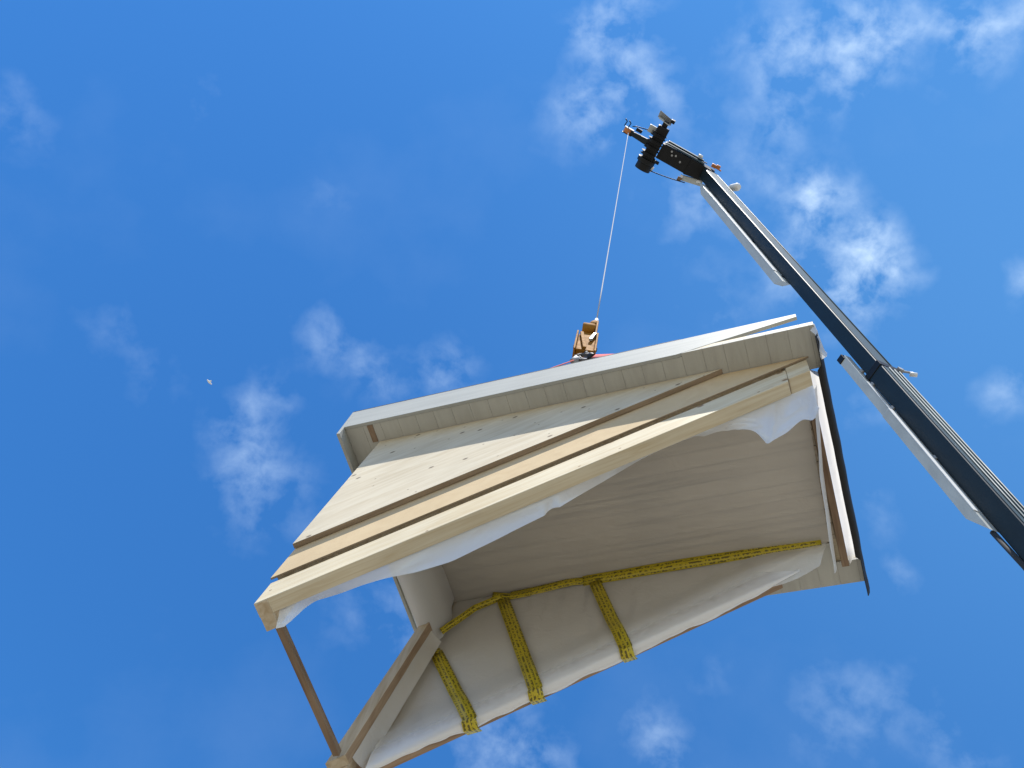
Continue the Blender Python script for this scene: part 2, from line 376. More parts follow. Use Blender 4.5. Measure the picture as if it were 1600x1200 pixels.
# ------------------------------------------------------------------ mesh helpers
class MB:
    """collects shapes and links them as one mesh object"""
    def __init__(self):
        self.bm = bmesh.new()
    def face(self, pts):
        return self.bm.faces.new([self.bm.verts.new(p) for p in pts])
    def box(self, x0, x1, y0, y1, z0, z1, mat=None):
        v = [Vector((x, y, z)) for z in (z0, z1) for y in (y0, y1) for x in (x0, x1)]
        if mat:
            v = [mat @ p for p in v]
        b = [self.bm.verts.new(p) for p in v]
        for f in ((0, 2, 3, 1), (4, 5, 7, 6), (0, 1, 5, 4), (2, 6, 7, 3), (0, 4, 6, 2), (1, 3, 7, 5)):
            self.bm.faces.new([b[i] for i in f])
        return self
    def prism(self, poly, y0, y1):
        """polygon in XZ, extruded along Y"""
        a = [self.bm.verts.new((x, y0, z)) for x, z in poly]
        b = [self.bm.verts.new((x, y1, z)) for x, z in poly]
        n = len(poly)
        self.bm.faces.new(a)
        self.bm.faces.new(list(reversed(b)))
        for i in range(n):
            self.bm.faces.new((a[i], b[i], b[(i + 1) % n], a[(i + 1) % n]))
        return self
    def hexa(self, lo, hi):
        """two quads (4 points each) joined to a solid"""
        a = [self.bm.verts.new(p) for p in lo]
        b = [self.bm.verts.new(p) for p in hi]
        self.bm.faces.new(list(reversed(a))); self.bm.faces.new(b)
        for i in range(4):
            self.bm.faces.new((a[i], a[(i + 1) % 4], b[(i + 1) % 4], b[i]))
        return self
    def tube(self, pts, rad, n=10, cap=True):
        pts = [Vector(p) for p in pts]
        rads = rad if isinstance(rad, (list, tuple)) else [rad] * len(pts)
        rings = []
        for i, p in enumerate(pts):
            t = (pts[min(i + 1, len(pts) - 1)] - pts[max(i - 1, 0)]).normalized()
            ref = Vector((0, 0, 1)) if abs(t.z) < 0.9 else Vector((1, 0, 0))
            a = t.cross(ref).normalized(); b = t.cross(a)
            rings.append([self.bm.verts.new(p + (a * math.cos(k * 2 * math.pi / n) + b * math.sin(k * 2 * math.pi / n)) * rads[i]) for k in range(n)])
        for i in range(len(rings) - 1):
            for k in range(n):
                f = self.bm.faces.new((rings[i][k], rings[i][(k + 1) % n], rings[i + 1][(k + 1) % n], rings[i + 1][k]))
                f.smooth = True
        if cap:
            self.bm.faces.new(list(reversed(rings[0]))); self.bm.faces.new(rings[-1])
        return self
    def sheet(self, rows):
        """grid of points -> smooth sheet"""
        g = [[self.bm.verts.new(p) for p in r] for r in rows]
        for i in range(len(g) - 1):
            for j in range(len(g[0]) - 1):
                f = self.bm.faces.new((g[i][j], g[i][j + 1], g[i + 1][j + 1], g[i + 1][j]))
                f.smooth = True
        return self
    def ribbon(self, pts, width, side, thick=0.0):
        """flat tape along pts, widened along side; u,v in metres"""
        uvl = self.bm.loops.layers.uv.verify()
        side = Vector(side)
        pts = [Vector(p) for p in pts]
        s = 0.0
        prev = None
        for i, p in enumerate(pts):
            if i:
                s += (p - pts[i - 1]).length
            cur = (self.bm.verts.new(p - side * width / 2), self.bm.verts.new(p + side * width / 2), s)
            if prev:
                f = self.bm.faces.new((prev[0], cur[0], cur[1], prev[1]))
                f.smooth = True
                for lp, uv in zip(f.loops, ((prev[2], 0), (cur[2], 0), (cur[2], width), (prev[2], width))):
                    lp[uvl].uv = uv
            prev = cur
        return self
    def xform(self, mat):
        bmesh.ops.transform(self.bm, matrix=mat, verts=self.bm.verts)
        return self
    def build(self, name, mat, parent=None, bevel=0.0, solid=0.0, normals=True):
        if normals:
            bmesh.ops.recalc_face_normals(self.bm, faces=self.bm.faces)
        me = bpy.data.meshes.new(name)
        self.bm.to_mesh(me); self.bm.free()
        me.materials.append(mat)
        o = bpy.data.objects.new(name, me)
        C.objects.link(o)
        if parent:
            o.parent = parent
        if solid:
            md = o.modifiers.new('thickness', 'SOLIDIFY'); md.thickness = solid; md.offset = 0
        if bevel:
            md = o.modifiers.new('edges', 'BEVEL'); md.width = bevel; md.segments = 2; md.limit_method = 'ANGLE'; md.angle_limit = 0.6
        return o

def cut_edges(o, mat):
    """the sawn underside of a board gets a darker brown"""
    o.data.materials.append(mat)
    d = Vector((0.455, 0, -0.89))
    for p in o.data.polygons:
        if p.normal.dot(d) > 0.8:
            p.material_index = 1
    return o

def tag(o, label=None, cat=None, group=None, kind=None):
    for k, v in (('label', label), ('category', cat), ('group', group), ('kind', kind)):
        if v:
            o[k] = v
    return o

def thing(name, label, cat, mat=None, group=None):
    o = bpy.data.objects.new(name, None)
    C.objects.link(o)
    o.empty_display_size = 0.3
    if mat:
        o.matrix_world = mat
    return tag(o, label, cat, group)

def lerp_table(tab, x):
    if x <= tab[0][0]:
        return tab[0][1]
    for (x0, y0), (x1, y1) in zip(tab, tab[1:]):
        if x <= x1:
            return y0 + (y1 - y0) * (x - x0) / (x1 - x0)
    return tab[-1][1]

def nz(x, y, z=0.0):
    return noise.noise(Vector((x, y, z)))

# ------------------------------------------------------------------ ground
g = MB()
n_, half = 60, 900.0
rows = []
for i in range(n_ + 1):
    a = (i / n_ * 2 - 1)
    row = []
    for j in range(n_ + 1):
        b = (j / n_ * 2 - 1)
        x, y = math.copysign(abs(a) ** 2.2, a) * half, math.copysign(abs(b) ** 2.2, b) * half
        row.append((x, y, 0.05 * nz(x * 0.2, y * 0.2)))
    rows.append(row)
g.sheet(rows)
tag(g.build('ground', M['ground']), kind='structure')

# ------------------------------------------------------------------ dormer
# local frame: x from the front towards the ridge, y across, z up; soffit at z = 0
dormer = thing('roof_dormer', 'prefabricated pale timber dormer with flat roof, open underneath, hanging from the crane hook', 'dormer', DORMER)
S = 0.5113
K = 0.115
def zs(x):                      # underside cut that follows the pitch of the main roof
    return -1.700 + S * x
def fx(z):                      # leaning front edge
    return K * z

# near cheek, layer by layer from the outside
H1, H2, H3 = 1.293, 1.579, 1.79
def cheek(h, top):
    x0 = -K * h
    zt = top
    x1 = x0 + (zt + h) / S
    return [(x0, -h), (x1, zt), (fx(zt), zt)]
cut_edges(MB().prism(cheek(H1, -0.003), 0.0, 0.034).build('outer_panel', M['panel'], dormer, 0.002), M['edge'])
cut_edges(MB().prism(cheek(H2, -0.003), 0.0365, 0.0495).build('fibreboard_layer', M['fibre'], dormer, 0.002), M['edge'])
MB().prism([(-0.165, -1.54), (2.74, -0.004), (fx(0), -0.003)], 0.0555, 0.138).build('cheek_core', M['stud'], dormer)
def plate(x0, x1, y0, y1, h=0.13, dz=0.0):
    return [(x0, zs(x0) + dz), (x1, zs(x1) + dz), (x1 - h * 0.46, zs(x1) + h * 0.89 + dz), (x0 + 0.02, zs(x0) + h * 1.12 + dz)]
MB().prism([(-0.192, zs(-0.192)), (2.748, zs(2.748)), (2.748, zs(2.748) + 0.18), (-0.172, zs(-0.172) + 0.18)], 0.0515, 0.143).build('bottom_plate', M['plate'], dormer, 0.003)
MB().prism([(2.7505, zs(2.7505) + 0.036), (2.885, zs(2.885) + 0.030), (2.885, -0.004), (2.7505, -0.004)], 0.0535, 0.165).build('end_block', M['plate'], dormer, 0.003)
MB().prism([(-0.19, -1.785), (-0.10, -1.74), (0.02, -0.5), (0.02, -0.3), (-0.06, -0.3)], 0.1465, 0.215).build('near_post', M['stud'], dormer, 0.003)
MB().prism([(-0.186, -1.802), (-0.125, -1.769), (-0.12, -1.70), (-0.175, -1.70)], 0.0545, 0.232).build('corner_block', M['stud'], dormer, 0.003)
MB().box(-0.148, -0.106, 0.2335, 1.13, -1.775, -1.733).build('window_sill_rail', M['brown'], dormer, 0.003)
# far post, leaning like the front
MB().hexa([(-0.205, 1.16, -1.79), (-0.095, 1.16, -1.736), (-0.095, 1.23, -1.736), (-0.205, 1.23, -1.79)],
          [(0.042, 1.16, -0.53), (0.112, 1.16, -0.53), (0.112, 1.23, -0.53), (0.042, 1.23, -0.53)]).build('window_post', M['stud'], dormer, 0.003)
wp = bpy.data.objects['window_post']
wp.data.materials.append(M['post_face'])
for p_ in wp.data.polygons:
    if p_.normal.x > 0.8:  # inner face, painted darker for the shade on it
        p_.material_index = 1
MB().hexa([(-0.20, 1.233, -1.788), (-0.115, 1.233, -1.745), (-0.115, 1.368, -1.745), (-0.20, 1.368, -1.788)],
          [(0.044, 1.233, -0.53), (0.098, 1.233, -0.53), (0.098, 1.368, -0.53), (0.044, 1.368, -0.53)]).build('corner_stud', M['stud'], dormer, 0.003)
header = MB().box(0.022, 0.097, 0.144, 1.357, -0.525, -0.004).build('window_header', M['stud'], dormer, 0.003)

# far cheek
MB().prism([(-0.10, zs(-0.10) + 0.10), (2.74, -0.004), (0.10, -0.004), (0.10, -0.53)], 1.3725, 1.392).build('inner_boarding', M['cheekboard'], dormer)
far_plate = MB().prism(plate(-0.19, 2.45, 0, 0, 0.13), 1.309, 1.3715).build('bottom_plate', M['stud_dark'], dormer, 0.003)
MB().prism([(-0.155, -1.42), (2.6, -0.004), (fx(0), -0.004)], 1.3925, 1.43).build('outer_panel', M['panel'], dormer, 0.002)

# roof: soffit boards, deck, build-up, fascias, covering
sb = MB()
x = -0.216
bw = 0.1315
while x < 2.965:
    x1 = min(x + bw - 0.0010, 2.968)
    ya = -0.134 if x < 2.12 else -0.158
    if x < 2.75:
        sb.box(x, x1, ya, 1.719, 0.0, 0.019) if x < -0.08 else (sb.box(x, x1, ya, 0.176, 0.0, 0.019), sb.box(x, x1, 1.384, 1.719, 0.0, 0.019))
    else:
        sb.box(x, x1, ya, 0.13, 0.0, 0.019); sb.box(x, x1, 1.54, 1.719, 0.0, 0.019)
    x += bw
sb.build('soffit_boards', M['soffit'], dormer, 0.0008)
dk = MB()
dk.box(-0.216, 2.12, -0.1335, 1.719, 0.0205, 0.058)
dk.box(2.1205, 2.884, -0.157, 1.719, 0.0205, 0.058)
dk.box(2.8845, 2.968, -0.157, 0.13, 0.0205, 0.058)
dk.box(2.8845, 2.968, 1.54, 1.719, 0.0205, 0.058)
dk.build('roof_deck', M['plate'], dormer, 0.002)
MB().box(-0.2, 2.10, -0.12, 1.70, 0.0595, 0.24).build('roof_core', M['stud'], dormer)
FC = [(-0.216, -0.005), (2.12, -0.005), (2.886, 0.203), (2.886, 0.258), (-0.216, 0.258)]
MB().prism(FC, -0.159, -0.1355).build('fascia_board', M['fascia'], dormer, 0.0025)
MB().prism(FC, 1.7205, 1.744).build('fascia_board', M['fascia'], dormer, 0.0025)
MB().box(-0.241, -0.2175, -0.159, 1.744, -0.105, 0.258).build('fascia_board', M['fascia'], dormer, 0.0025)
MB().box(-0.24, 2.14, -0.1585, 1.7435, 0.2595, 0.268).build('roof_covering', M['membrane'], dormer)
MB().box(-0.052, -0.012, -0.132, -0.002, -0.006, -0.0005).build('soffit_batten', M['brown'], dormer)

# ceiling
cb = MB()
y = 0.182
while y < 1.36:
    w_ = 0.118
    cb.box(0.1, 2.835, y, min(y + w_ - 0.005, 1.372), -0.002, 0.016)
    y += w_
cb.build('ceiling_boards', M['ceiling'], dormer, 0.0015)
MB().box(2.8375, 2.884, 0.205, 1.535, -0.075, 0.018).build('end_joist', M['brown'], dormer, 0.003)

# vapour film under the ceiling
rows = []
for i in range(49):
    x = 0.10 + (2.86 - 0.10) * i / 48
    row = []
    for j in range(25):
        v = j / 24
        y = 0.182 + (1.362 - 0.182) * v
        xe = 2.80 - 0.06 * (v - 0.2) if x > 2.7 else x
        xx = 0.10 + (x - 0.10) * ((2.84 - 0.05 * v) - 0.10) / (2.86 - 0.10)
        row.append((xx, y, -0.014 + 0.008 * nz(x * 2.1, y * 3.0, 1.3) - 0.02 * math.sin(math.pi * v) * math.sin(math.pi * i / 48)))
    rows.append(row)
MB().sheet(rows).build('ceiling_film', M['film_in'], dormer)

# vapour film on the far cheek
def film_y(x, d):
    '''inner face of the film; d = height above the slanting underside'''
    t = max(0.0, min(1.0, (0.50 - d) / 0.34))
    t = t * t * (3 - 2 * t)
    flare = max(0.0, min(1.0, (x - 2.35) / 0.4))
    return 1.3605 + (1.297 - 1.3605) * t * (1 - 0.6 * flare)
def film_pt(x, z, off=0.0):
    top = min(1.0, -z / 0.25)
    return (x, 1.3605 + (film_y(x, z - zs(x)) - 1.3605) * top - off + 0.006 * nz(x * 2.3, z * 2.3, 5.0) + 0.0025 * nz(x * 9, z * 6, 2.0), z)
rows = []
for i in range(81):
    u = i / 80
    row = []
    for j in range(29):
        v = j / 28
        xt = 0.13 + (2.775 - 0.13) * u
        xb = -0.035 + (2.70 + 0.035) * u
        zb = zs(xb) - 0.006
        if xb > 2.3: zb -= 0.05 * math.sin(math.pi * min(1, (xb - 2.3) / 0.4)) 
        zz = -0.016 + (zb + 0.016) * v
        row.append(film_pt(xt + (xb - xt) * v, zz))
    rows.append(row)
far_film = MB().sheet(rows).build('cheek_film', M['film_cheek'], dormer)

# film wrapped below the far bottom plate, with a ragged outer edge
rows = []
for i in range(91):
    u = i / 90
    x = -0.02 + (2.57 + 0.02) * u
    rag = 0.058 + 0.016 * nz(x * 3.1, 2.2) + 0.012 * nz(x * 11, 7.7)
    rag = min(rag, 0.078)
    if x < 0.52: rag -= 0.03 * min(1, (0.52 - x) * 14)
    if x > 2.0: rag -= 0.035 * (x - 2.0) / 0.66
    if x > 2.25: rag *= max(0.08, 1 - ((x - 2.25) / 0.33) ** 1.5)
    row = []
    for dd in (0.21, 0.15, 0.10, 0.06, 0.025):
        zq = zs(x) + dd * max(0.12, min(1.0, (2.58 - x) / 0.35))
        p = film_pt(x, min(zq, -0.02), 0.010)
        row.append(p)
    for j in range(9):
        v = j / 8
        row.append((x, 1.2855 + (rag + 0.006) * v, zs(x) - 0.010 - 0.020 * math.sin(math.pi * v) ** 0.7 + 0.007 * v * nz(x * 5, v * 3)))
    rows.append(row)
MB().sheet(rows).build('wrapped_film', M['film_band'], far_plate)

# film over the header and down the post
prof = [(0.115, -0.018), (0.125, -0.12), (0.150, -0.24), (0.155, -0.36), (0.135, -0.47), (0.09, -0.545), (0.03, -0.56), (0.004, -0.52)]
rows = []
for i in range(31):
    y = 0.155 + (1.335 - 0.155) * i / 30
    row = []
    for k, (px_, pz_) in enumerate(prof):
        row.append((px_ + 0.014 * nz(y * 3, k * 0.5), y, pz_ + 0.012 * nz(y * 3.3, k * 0.6, 4)))
    rows.append(row)
MB().sheet(rows).build('header_film', M['film_fold'], header)
rows = []
for i in range(25):
    u = i / 24
    z = -0.55 - 1.15 * u
    xl = 0.112 + (0.53 + z) * 0.170
    rows.append([(xl + 0.004 + 0.002 * nz(z * 5, 1), 1.214 + 0.010 * nz(z * 4, 1), z), (xl + 0.010 + 0.004 * nz(z * 4, 3), 1.245, z), (xl + 0.024 + 0.006 * nz(z * 4, 8), 1.285, z), (xl + 0.045, 1.315, z)])
MB().sheet(rows).build('post_film', M['film_cheek'], dormer)

# loose film hanging off the near bottom plate
LOW = [(-0.10, -1.84), (-0.033, -1.827), (-0.018, -1.722), (0.043, -1.620), (0.195, -1.588), (0.313, -1.546), (0.431, -1.517), (0.615, -1.506), (0.815, -1.451), (1.060, -1.298), (1.338, -1.107), (1.466, -0.977), (1.625, -0.838), (1.769, -0.704), (1.938, -0.564), (2.112, -0.492), (2.349, -0.485), (2.494, -0.586), (2.530, -0.645), (2.552, -0.72), (2.60, -0.745), (2.671, -0.717), (2.761, -0.570), (2.784, -0.555), (2.831, -0.612), (2.886, -0.359)]
def film_bottom(x):
    return lerp_table(LOW, x)
rows = []
NX = 260
for i in range(NX + 1):
    x = -0.10 + (2.885 + 0.10) * i / NX
    zt = min(zs(x) + 0.012, -0.03)
    zb = (film_bottom(x - 0.02) + film_bottom(x) + film_bottom(x + 0.02)) / 3
    row = []
    crump = max(0.0, min(1.0, (x - 2.15) / 0.25))
    for j in range(17):
        v = j / 16
        yy = 0.1445 + 0.055 * v ** 0.8
        zz = zt + (zb - zt) * v
        fold = (1 - abs(math.sin(x * 9.5 + v * 0.9 + 0.9 * nz(x * 3, v)))) ** 2
        crease = (1 - abs(nz(x * 6, v * 2.4, 6))) ** 5
        yy += v * 0.010 * nz(x * 3, v * 1.5, 3) + crump * math.sqrt(v) * (0.045 * fold + 0.020 * crease - 0.015)
        if 1.30 < x < 1.38: yy -= 0.018 * v * math.sin((x - 1.30) / 0.08 * math.pi)
        row.append((x + crump * v * 0.014 * nz(x * 7, v * 5, 9), yy, zz))
    rows.append(row)
MB().sheet(rows).build('hanging_film', M['film'], dormer)

# film edge hanging at the ridge end
rows = []
for i in range(41):
    v = i / 40
    y = 0.20 + (1.53 - 0.20) * v
    xe = lerp_table([(0.0, 2.90), (0.45, 2.832), (1.0, 2.79)], v)
    drop = 0.075 + 0.02 * nz(y * 4, 1)
    rows.append([(xe + 0.012, y, -0.080), (xe + 0.006 + 0.008 * nz(y * 4, 2), y, -0.080 - drop * 0.4), (xe - 0.006 + 0.008 * nz(y * 3, 5), y, -0.07 - drop * 0.8), (xe - 0.014 + 0.008 * nz(y * 3, 5), y, -0.065 - drop)])
MB().sheet(rows).build('end_film', M['film'], dormer)

# ridge end: pale film skirt in the sun, black roofing membrane outside it
rows = []
for i in range(51):
    v = i / 50
    y = 0.135 + (1.535 - 0.135) * v
    w_ = 1.0 if v < 0.94 else max(0.05, (1 - v) / 0.06)
    wob = 0.006 * nz(y * 3, 11)
    rows.append([(2.888, y, 0.030), (2.888 + 0.022 * w_ + wob, y, -0.01), (2.888 + 0.044 * w_ + wob, y, -0.04), (2.888 + 0.064 * w_ + wob, y, -0.052)])
MB().sheet(rows).build('film_skirt', M['skirt'], dormer)
mb = MB()
rows = []
for i in range(61):
    v = i / 60
    y = -0.10 + (1.80 + 0.10) * v
    wob = 0.010 * nz(y * 2.2, 21) + 0.004 * nz(y * 7, 3)
    inner = 2.934 if 0.12 < y < 1.5 else 2.962
    t_ = max(0.0, (1.76 - y) / 0.06) if y > 1.70 else 1.0
    t_ = min(1, max(0.08, t_))
    rows.append([(inner + wob * 0.5, y, -0.058), (2.965 + wob, y, -0.052), (2.978 + wob * t_, y, -0.02), (2.985 + wob * t_, y, 0.03), (2.980 + wob * t_, y, 0.085)])
mb.sheet(rows).build('membrane_flap', M['membrane'], dormer, solid=0.004)
# curled pale film at the near ridge corner
rows = []
for i in range(13):
    v = i / 12
    rows.append([(2.955 + 0.05 * v + 0.012 * math.sin(v * 7), -0.155 + 0.20 * v, 0.06 - 0.06 * v), (2.975 + 0.03 * v, -0.15 + 0.20 * v, 0.02 - 0.06 * v), (2.94 + 0.05 * v + 0.02 * math.sin(v * 5), -0.135 + 0.19 * v, -0.03 - 0.03 * v)])
MB().sheet(rows).build('curled_film', M['film'], dormer)

# printed yellow tape, stuck on the film
def tape(pts, width, side, parent=None):
    dense = []
    for a, b in zip(pts, pts[1:]):
        a, b = Vector(a), Vector(b)
        for k in range(8):
            dense.append(a.lerp(b, k / 8))
    dense.append(Vector(pts[-1]))
    out = [p + Vector((0, 0.002 * nz(p.x * 5, p.z * 5), 0.004 * nz(p.x * 3, p.z * 3, 2))) for p in dense]
    MB().ribbon(out, width, side).build('tape_strip', M['tape'], parent or far_film, solid=0.0012)
YT = 1.345
tape([(0.155, 1.27, -0.50), (0.20, 1.29, -0.40), (0.32, 1.325, -0.19), (0.50, YT - 0.01, -0.085)], 0.05, (-0.32, -0.76, 0.36))
tape([(0.42, YT - 0.01, -0.045), (0.56, YT, -0.085), (0.72, YT, -0.075)], 0.055, (0.1, -0.3, 0.95))
tape([(0.56, YT, -0.075), (0.80, YT, -0.052), (1.02, YT - 0.01, -0.038), (1.20, YT, -0.05)], 0.06, (0.0, -0.45, 0.9))
tape([(1.10, YT - 0.006, -0.052), (1.8, YT - 0.012, -0.046), (2.3, YT - 0.006, -0.036), (2.74, YT, -0.026)], 0.075, (0, -0.6, 0.8))
tape([(0.07, YT - 0.01, -0.61), (0.15, YT - 0.012, -0.625)], 0.05, (0.1, 0, 1))
def drop_tape(top, px, width):
    '''down the cheek film and round the bottom plate'''
    x1, x2 = px
    z1 = zs(x1)
    pts = []
    for k in range(13):
        t = k / 12
        x = top[0] + (x1 - top[0]) * t
        z = top[1] + (z1 - top[1]) * t
        p = film_pt(x, z, 0.019)
        pts.append(p)
    pts.append((x1 + 0.004, 1.266, zs(x1) - 0.030))
    pts.append(((x1 + x2) / 2, 1.320, zs((x1 + x2) / 2) - 0.052))
    pts.append((x2, 1.367, zs(x2) - 0.034))
    dense = [Vector(p) for p in pts]
    MB().ribbon(dense, width, (1, 0, 0.25)).build('tape_strip', M['tape'], far_film, solid=0.0012)
drop_tape((0.118, -0.615), (0.560, 0.572), 0.088)
drop_tape((0.508, -0.105), (0.940, 0.948), 0.088)
drop_tape((1.185, -0.07), (1.478, 1.492), 0.082)

# lifting eyes on the roof
EYES = [(0.60, -0.05), (2.04, -0.05), (0.60, 1.55), (2.04, 1.55)]
for ex, ey in EYES:
    e = MB()
    e.box(ex - 0.05, ex + 0.05, ey - 0.05, ey + 0.05, 0.2685, 0.276)
    e.tube([(ex, ey + 0.035 * math.cos(a * math.pi / 8), 0.276 + 0.06 * math.sin(a * math.pi / 8)) for a in range(9)], 0.008, 8)
    e.build('lifting_eye', M['steel'], dormer)

# ------------------------------------------------------------------ hook, slings, rope
HOOKL = Vector((1.0807, 0.5137, 2.75))
HOOK = DORMER @ HOOKL
TIP = Vector((0.5682, 3.1763, 21.4492 + 1.6))
# hook block: local z up, origin at the middle of the block; broad faces look along local x
hb = thing('hook_block', 'ochre yellow crane hook block hanging on the wire rope above the dormer', 'hook block', Matrix.Translation(HOOK) @ Matrix.Rotation(math.radians(-12), 4, 'Z'))
MB().tube([(-0.062, 0, 0.25), (-0.05, 0, 0.25), (0.05, 0, 0.25), (0.062, 0, 0.25)], [0.062, 0.070, 0.070, 0.062], 28).build('rope_drum', M['yellow'], hb)
MB().prism([(-0.058, 0.05), (0.058, 0.05), (0.058, 0.26), (-0.058, 0.26)], 0.0, 0.064).build('upper_housing', M['yellow'], hb, 0.006)
MB().box(0.066, 0.084, -0.05, 0.05, 0.02, 0.42).build('side_plate', M['yellow'], hb, 0.004)
for s in (-1, 1):
    MB().box(s * 0.094 - 0.0085, s * 0.094 + 0.0085, -0.062, 0.062, -0.42, 0.05).build('side_plate', M['yellow'], hb, 0.004)
MB().hexa([(-0.02, -0.062, -0.36), (0.012, -0.062, -0.36), (0.012, -0.04, -0.36), (-0.02, -0.04, -0.36)], [(-0.072, -0.062, 0.03), (-0.04, -0.062, 0.03), (-0.04, -0.04, 0.03), (-0.072, -0.04, 0.03)]).build('wedge', M['yellow'], hb, 0.003)
MB().hexa([(0.02, -0.066, -0.14), (0.05, -0.066, -0.14), (0.05, -0.04, -0.14), (0.02, -0.04, -0.14)], [(0.055, -0.066, 0.03), (0.082, -0.066, 0.03), (0.082, -0.04, 0.03), (0.055, -0.04, 0.03)]).build('wedge', M['duct'], hb, 0.003)
MB().tube([(-0.11, 0, -0.24), (0.11, 0, -0.24)], 0.02, 14).build('block_pin', M['dark_steel'], hb)
MB().box(-0.083, 0.083, -0.03, 0.05, -0.36, 0.045).build('lower_housing', M['yellow'], hb, 0.01)
MB().tube([(0.03, 0, 0.32), (0.04, 0, 0.42), (0.05, 0, 0.47), (0.057, 0, 0.50)], [0.04, 0.045, 0.035, 0.02], 12).build('rope_socket', M['yellow'], hb)
MB().tube([(0.057, 0, 0.49), (0.059, 0, 0.585)], [0.018, 0.018], 12).build('rope_ferrule', M['white'], hb)
hk = MB()
pts = [(0.02, 0, -0.30), (0.02, 0, -0.40)]
for a in range(0, 13):
    t = math.radians(90 - a * 22)
    pts.append((0.02 + 0.055 * math.cos(t), 0, -0.465 + 0.065 * math.sin(t)))
hk.tube(pts, [0.026, 0.026] + [0.026 - 0.001 * k for k in range(13)], 12)
hook_o = hk.build('hook', M['dark_steel'], hb)
MB().tube([(0.0, 0.0, -0.38), (-0.03, 0.0, -0.45)], 0.01, 8).build('safety_latch', M['boom_black'], hook_o)

rope_top = TIP
rope_bot = hb.matrix_world @ Vector((0.059, 0, 0.56))
rp = MB()
sag = [rope_bot.lerp(rope_top, k / 12) for k in range(13)]
rp.tube(sag, 0.0068, 8)
tag(rp.build('hoist_rope', M['wire']), 'thin pale steel wire rope running straight down from the crane head to the hook', 'rope')

sl = thing('lifting_sling', 'red webbing sling of four legs spread from the hook to the dormer roof', 'sling', DORMER)
RING = HOOKL + Vector((0.02, 0.0, -0.52))
rg = MB()
rg.tube([RING + Vector((0.075 * math.cos(a * math.pi / 10), 0.02 * math.cos(a * math.pi / 10), 0.03 + 0.07 * math.sin(a * math.pi / 10))) for a in range(21)], 0.016, 10)
rg.build('master_link', M['dark_steel'], sl)
for k, (ex, ey) in enumerate(EYES):
    a = RING + Vector((0.05 if ex > 1 else -0.05, 0, 0.03)); b = Vector((ex, ey, 0.34))
    d = (b - a)
    MB().tube([a, a + d.normalized() * 0.06, a + d.normalized() * 0.16], [0.02, 0.035, 0.02], 10).build('shackle', M['boom_black'] if k % 2 else M['steel'], sl)
    side = d.cross(Vector((0.3, 1, 0))).normalized()
    MB().ribbon([a + d.normalized() * 0.14, a + d * 0.5, b], 0.042, side).build('webbing_leg', M['red'], sl, solid=0.006)

# ------------------------------------------------------------------ crane
A = Vector((2.3043, 3.4428, 21.3141 + 1.6)); B = Vector((5.4422, 3.8996, 9.2116 + 1.6))
U = (A - B).normalized()
Rr = U.cross(Vector((0, 0, 1))).normalized() * -1
if Rr.dot(Vector((0.144, -0.99, 0))) < 0: Rr = -Rr
Bb = U.cross(Rr).normalized()
if Bb.z > 0: Bb = -Bb
L_ = (A - B).length
def frame(o, ax, ay, az):
    return Matrix(((ax.x, ay.x, az.x, o.x), (ax.y, ay.y, az.y, o.y), (ax.z, ay.z, az.z, o.z), (0, 0, 0, 1)))
FOOT = B - U * ((B.z - 1.9) / U.z)
SF = (B - FOOT).length            # boom coordinate of point B measured from the foot pin
crane = thing('telescopic_crane', 'dark green telescopic crane boom rising from the right with its black hoist head up high', 'crane', Matrix.Translation(Vector((FOOT.x, FOOT.y, 0))))
BW = Matrix.Translation(-Vector((FOOT.x, FOOT.y, 0))) @ frame(B, Rr, -Bb, U)   # boom frame: x right, y towards the top, z along the boom from B

def bpart(mb, name, mat, parent=crane, bevel=0.006):
    mb.xform(BW)
    return mb.build(name, mat, parent, bevel)

def section(z0, z1, w, h, c=0.03):
    """box beam: bottom face at y = 0, chamfered lower corners"""
    prof = [(-w / 2 + c * .25, 0), (w / 2 - c * .25, 0), (w / 2, c * .4), (w / 2, h - c), (w / 2 - c, h), (-w / 2 + c, h), (-w / 2, h - c), (-w / 2, c * .4)]
    mb = MB()
    a = [mb.bm.verts.new((x, y, z0)) for x, y in prof]; b = [mb.bm.verts.new((x, y, z1)) for x, y in prof]
    n = len(prof)
    mb.bm.faces.new(a); mb.bm.faces.new(list(reversed(b)))
    for i in range(n):
        mb.bm.faces.new((a[i], a[(i + 1) % n], b[(i + 1) % n], b[i]))
    return mb
ZJ = 3.62
lower = bpart(section(-SF - 0.2, ZJ, 0.262, 0.36), 'base_section', M['boom'])
upper = bpart(section(ZJ - 0.6, L_ - 0.05, 0.232, 0.325).xform(Matrix.Translation((0, 0.012, 0))), 'inner_section', M['boom'])
collar = bpart(MB().box(-0.142, 0.142, -0.012, 0.378, ZJ - 0.10, ZJ + 0.02), 'collar', M['boom_black'])
# right flank: added plates, its sunlit brightness put into paler paint, and hydraulic pipes
bpart(MB().box(0.1325, 0.139, 0.03, 0.34, -SF * 0.5, ZJ - 0.12), 'sunlit_flank_plate', M['sunlit_flank'], parent=lower)
bpart(MB().box(0.1175, 0.1235, 0.035, 0.315, ZJ + 0.04, L_ - 0.15), 'sunlit_flank_plate', M['sunlit_flank'], parent=upper)
for k, yy in enumerate((0.11, 0.20, 0.285)):
    bpart(MB().tube([(0.149, yy, -SF * 0.5), (0.149, yy, ZJ - 0.14)], 0.0125, 8), 'hydraulic_pipe', M['sunlit_flank'], bevel=0, parent=lower)
bpart(MB().tube([(0.129, 0.26, ZJ + 0.05), (0.129, 0.26, L_ - 0.3)], 0.009, 8), 'hydraulic_pipe', M['sunlit_flank'], bevel=0, parent=upper)
